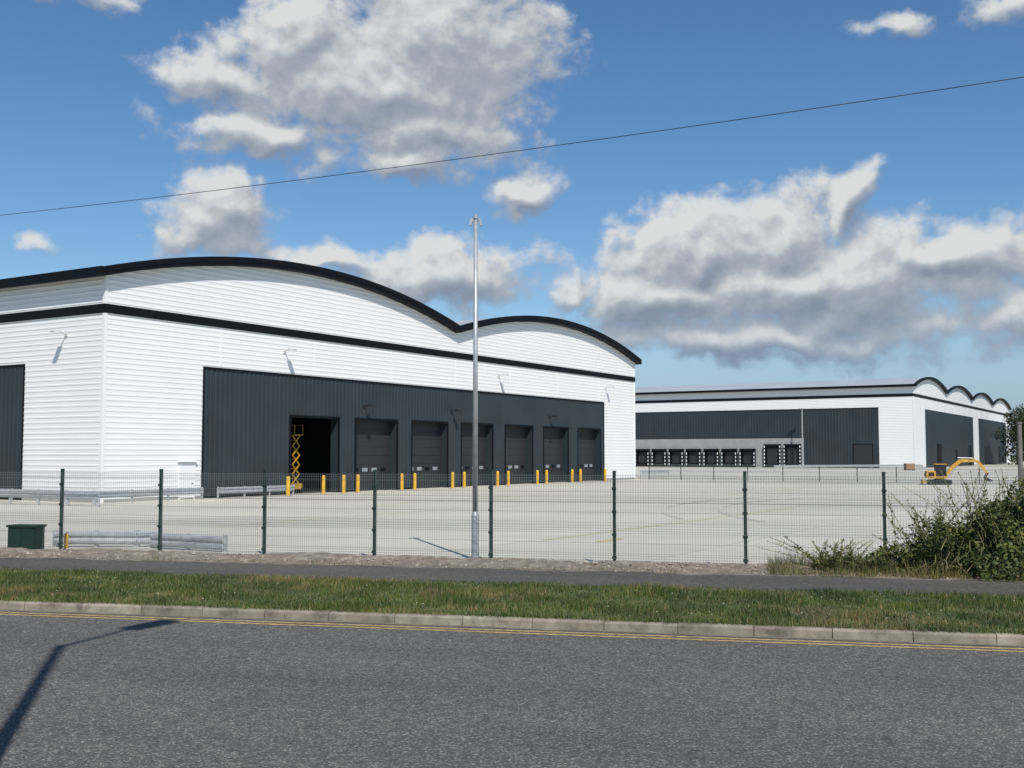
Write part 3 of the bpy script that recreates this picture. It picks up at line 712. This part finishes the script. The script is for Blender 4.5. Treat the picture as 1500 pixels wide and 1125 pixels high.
# ------------------------------------------------------------------ foliage
def leaves(m,ells,n,smin,smax,seed,cull=-.12,wts=None):
    r=random.Random(seed); vol=[(e_[3]*e_[4]*e_[5])**.75 for e_ in ells] if wts is None else wts
    for _ in range(n):
        e_=r.choices(ells,vol)[0]
        u=Vector((r.gauss(0,1),r.gauss(0,1),r.gauss(0,1))).normalized()
        rad=r.uniform(.45,1)**.6
        if r.random()<.12: rad*=r.uniform(1.0,1.25)
        p=Vector((e_[0]+u.x*rad*e_[3],e_[1]+u.y*rad*e_[4],e_[2]+u.z*rad*e_[5]))
        if p.z<0: p.z=abs(p.z)*.4
        k=mn.noise(p*(1.6/max(.3,e_[5])))
        if k<cull and r.random()<.7: continue
        p+=u*k*.6*min(e_[3],e_[5])
        if p.z<.02: p.z=.02+abs(r.gauss(0,.05))
        s_=r.uniform(smin,smax); d=Vector((r.gauss(0,1),r.gauss(0,1),r.gauss(0,.6))).normalized(); n_=(u*.9+Vector((r.gauss(0,1),r.gauss(0,1),r.gauss(.6,1)))).normalized()
        t=n_.cross(d).normalized(); d=t.cross(n_)
        mi=0 if k>-.05 else 1
        if r.random()<.2: mi=2
        elif r.random()<.2: mi=1
        m.add([p-d*s_*.5,p+t*s_*.32,p+d*s_*.55,p-t*s_*.32],[(0,1,2,3)],mi)
ells=[(9.5,19.4,.60,1.2,.9,1.08),(8.7,19.7,.42,.85,.7,.90),(7.9,19.8,.28,.8,.6,.66),(7.0,20.1,.14,.8,.5,.38),(6.1,20.4,.06,.6,.4,.2),(10.6,18.9,.85,1.3,1.0,1.25),(8.8,18.9,.2,1.1,.5,.50),(12.8,18.4,.8,1.8,1.2,1.3)]
m=MB(); leaves(m,ells,58000,.045,.10,11,cull=-.2,wts=[.23,.2,.16,.08,.04,.15,.10,.05])
for i in range(70):
    x=random.uniform(6.6,12); y=random.uniform(18.8,20.2); h=.3+.12*max(0,x-6.5)*random.uniform(2,4)
    h=min(h,1.8); q=Vector((x,y,0)); 
    for k in range(4):
        q2=q+Vector((random.gauss(0,.08),random.gauss(0,.08),h/4)); m.cyl(q,q2,.008,.006,5,3,False); q=q2
m.build('hedge_bush',LEAF+[STEM])
m=MB(); r=random.Random(5)
for i in range(250):
    x=r.choice([r.gauss(7.5,.25),r.gauss(8.4,.4),r.uniform(6.3,10.2),r.gauss(5.9,.15),r.uniform(8.2,10)]); y=20.0-.26*(x-7)+r.gauss(0,.3)
    h=r.uniform(.6,1.5) if x>6.9 else r.uniform(.3,.66)
    if x>8.1: h=r.uniform(1.1,1.95)
    q=Vector((x,y,0)); lean=Vector((r.gauss(0,.12),r.gauss(0,.10),0)); K=8
    for k in range(K):
        q2=q+Vector((lean.x*(k+1)/K,lean.y*(k+1)/K,h/K)); m.cyl(q,q2,.006,.004,4,3,False)
        for _ in range(12 if k>1 else 4):
            d=Vector((r.gauss(0,1),r.gauss(0,1),r.uniform(-.2,.9))).normalized(); t=d.cross(Vector((0,0,1))).normalized(); s_=r.uniform(.05,.13)*(1.25-k/K*.75)
            p=q+(q2-q)*r.random(); m.add([p,p+d*s_*.5+t*s_*.18,p+d*s_,p+d*s_*.5-t*s_*.18],[(0,1,2,3)],r.choice((0,2,1,2,0)))
        q=q2
m.build('weeds',LEAF+[STEM])
grass('grass',9000,(3.2,9),(6.0,8.4),.08,.32,(.45,.1),wid=.013,seed=8,zf=lambda a,b:.05)
def tree(x,y,h,seed):
    e=empty('tree',(x,y,0)); r=random.Random(seed); m=MB()
    m.cyl((0,0,0),(0,0,h*.35),h*.028,h*.02,10,0); ell=[]
    for i in range(9):
        a=r.uniform(0,6.28); rr=r.uniform(.1,.27)*h; q=Vector((math.cos(a)*rr,math.sin(a)*rr,r.uniform(.45,.85)*h)); m.cyl((0,0,h*r.uniform(.2,.35)),q,h*.012,h*.004,6,0,False)
        s_=r.uniform(.11,.18)*h; ell.append((q.x,q.y,q.z,s_*1.15,s_*1.15,s_*.85))
    ell.append((0,0,h*.7,.2*h,.2*h,.22*h)); ell.append((0,0,h*.35,.25*h,.25*h,.17*h)); ell.append((0,0,h*.15,.27*h,.27*h,.14*h))
    m.build('trunk',[BARK],e); m=MB(); leaves(m,ell,4500,.32,.65,seed); m.build('crown',TLEAF,e)
for i,(x,y,h) in enumerate([(97.5,205,11.5),(101,196,10.5),(106,212,13),(112,200,12),(106,232,13),(120,210,12.5),(128,222,13),(96.5,201,8.5),(110,188,9),(135,205,12),(122,190,9)]): tree(x,y,h,i+20)
e=empty('post',(18.35,40,0)); m=MB(); m.cyl((0,0,0),(0,0,3.3),.09,.08,12,0); m.cyl((0,0,3.3),(0,0,3.36),.1,.1,12,0); m.build('shaft',[mat('grey_post',(.13,.12,.11),.8,var=.2)],e)
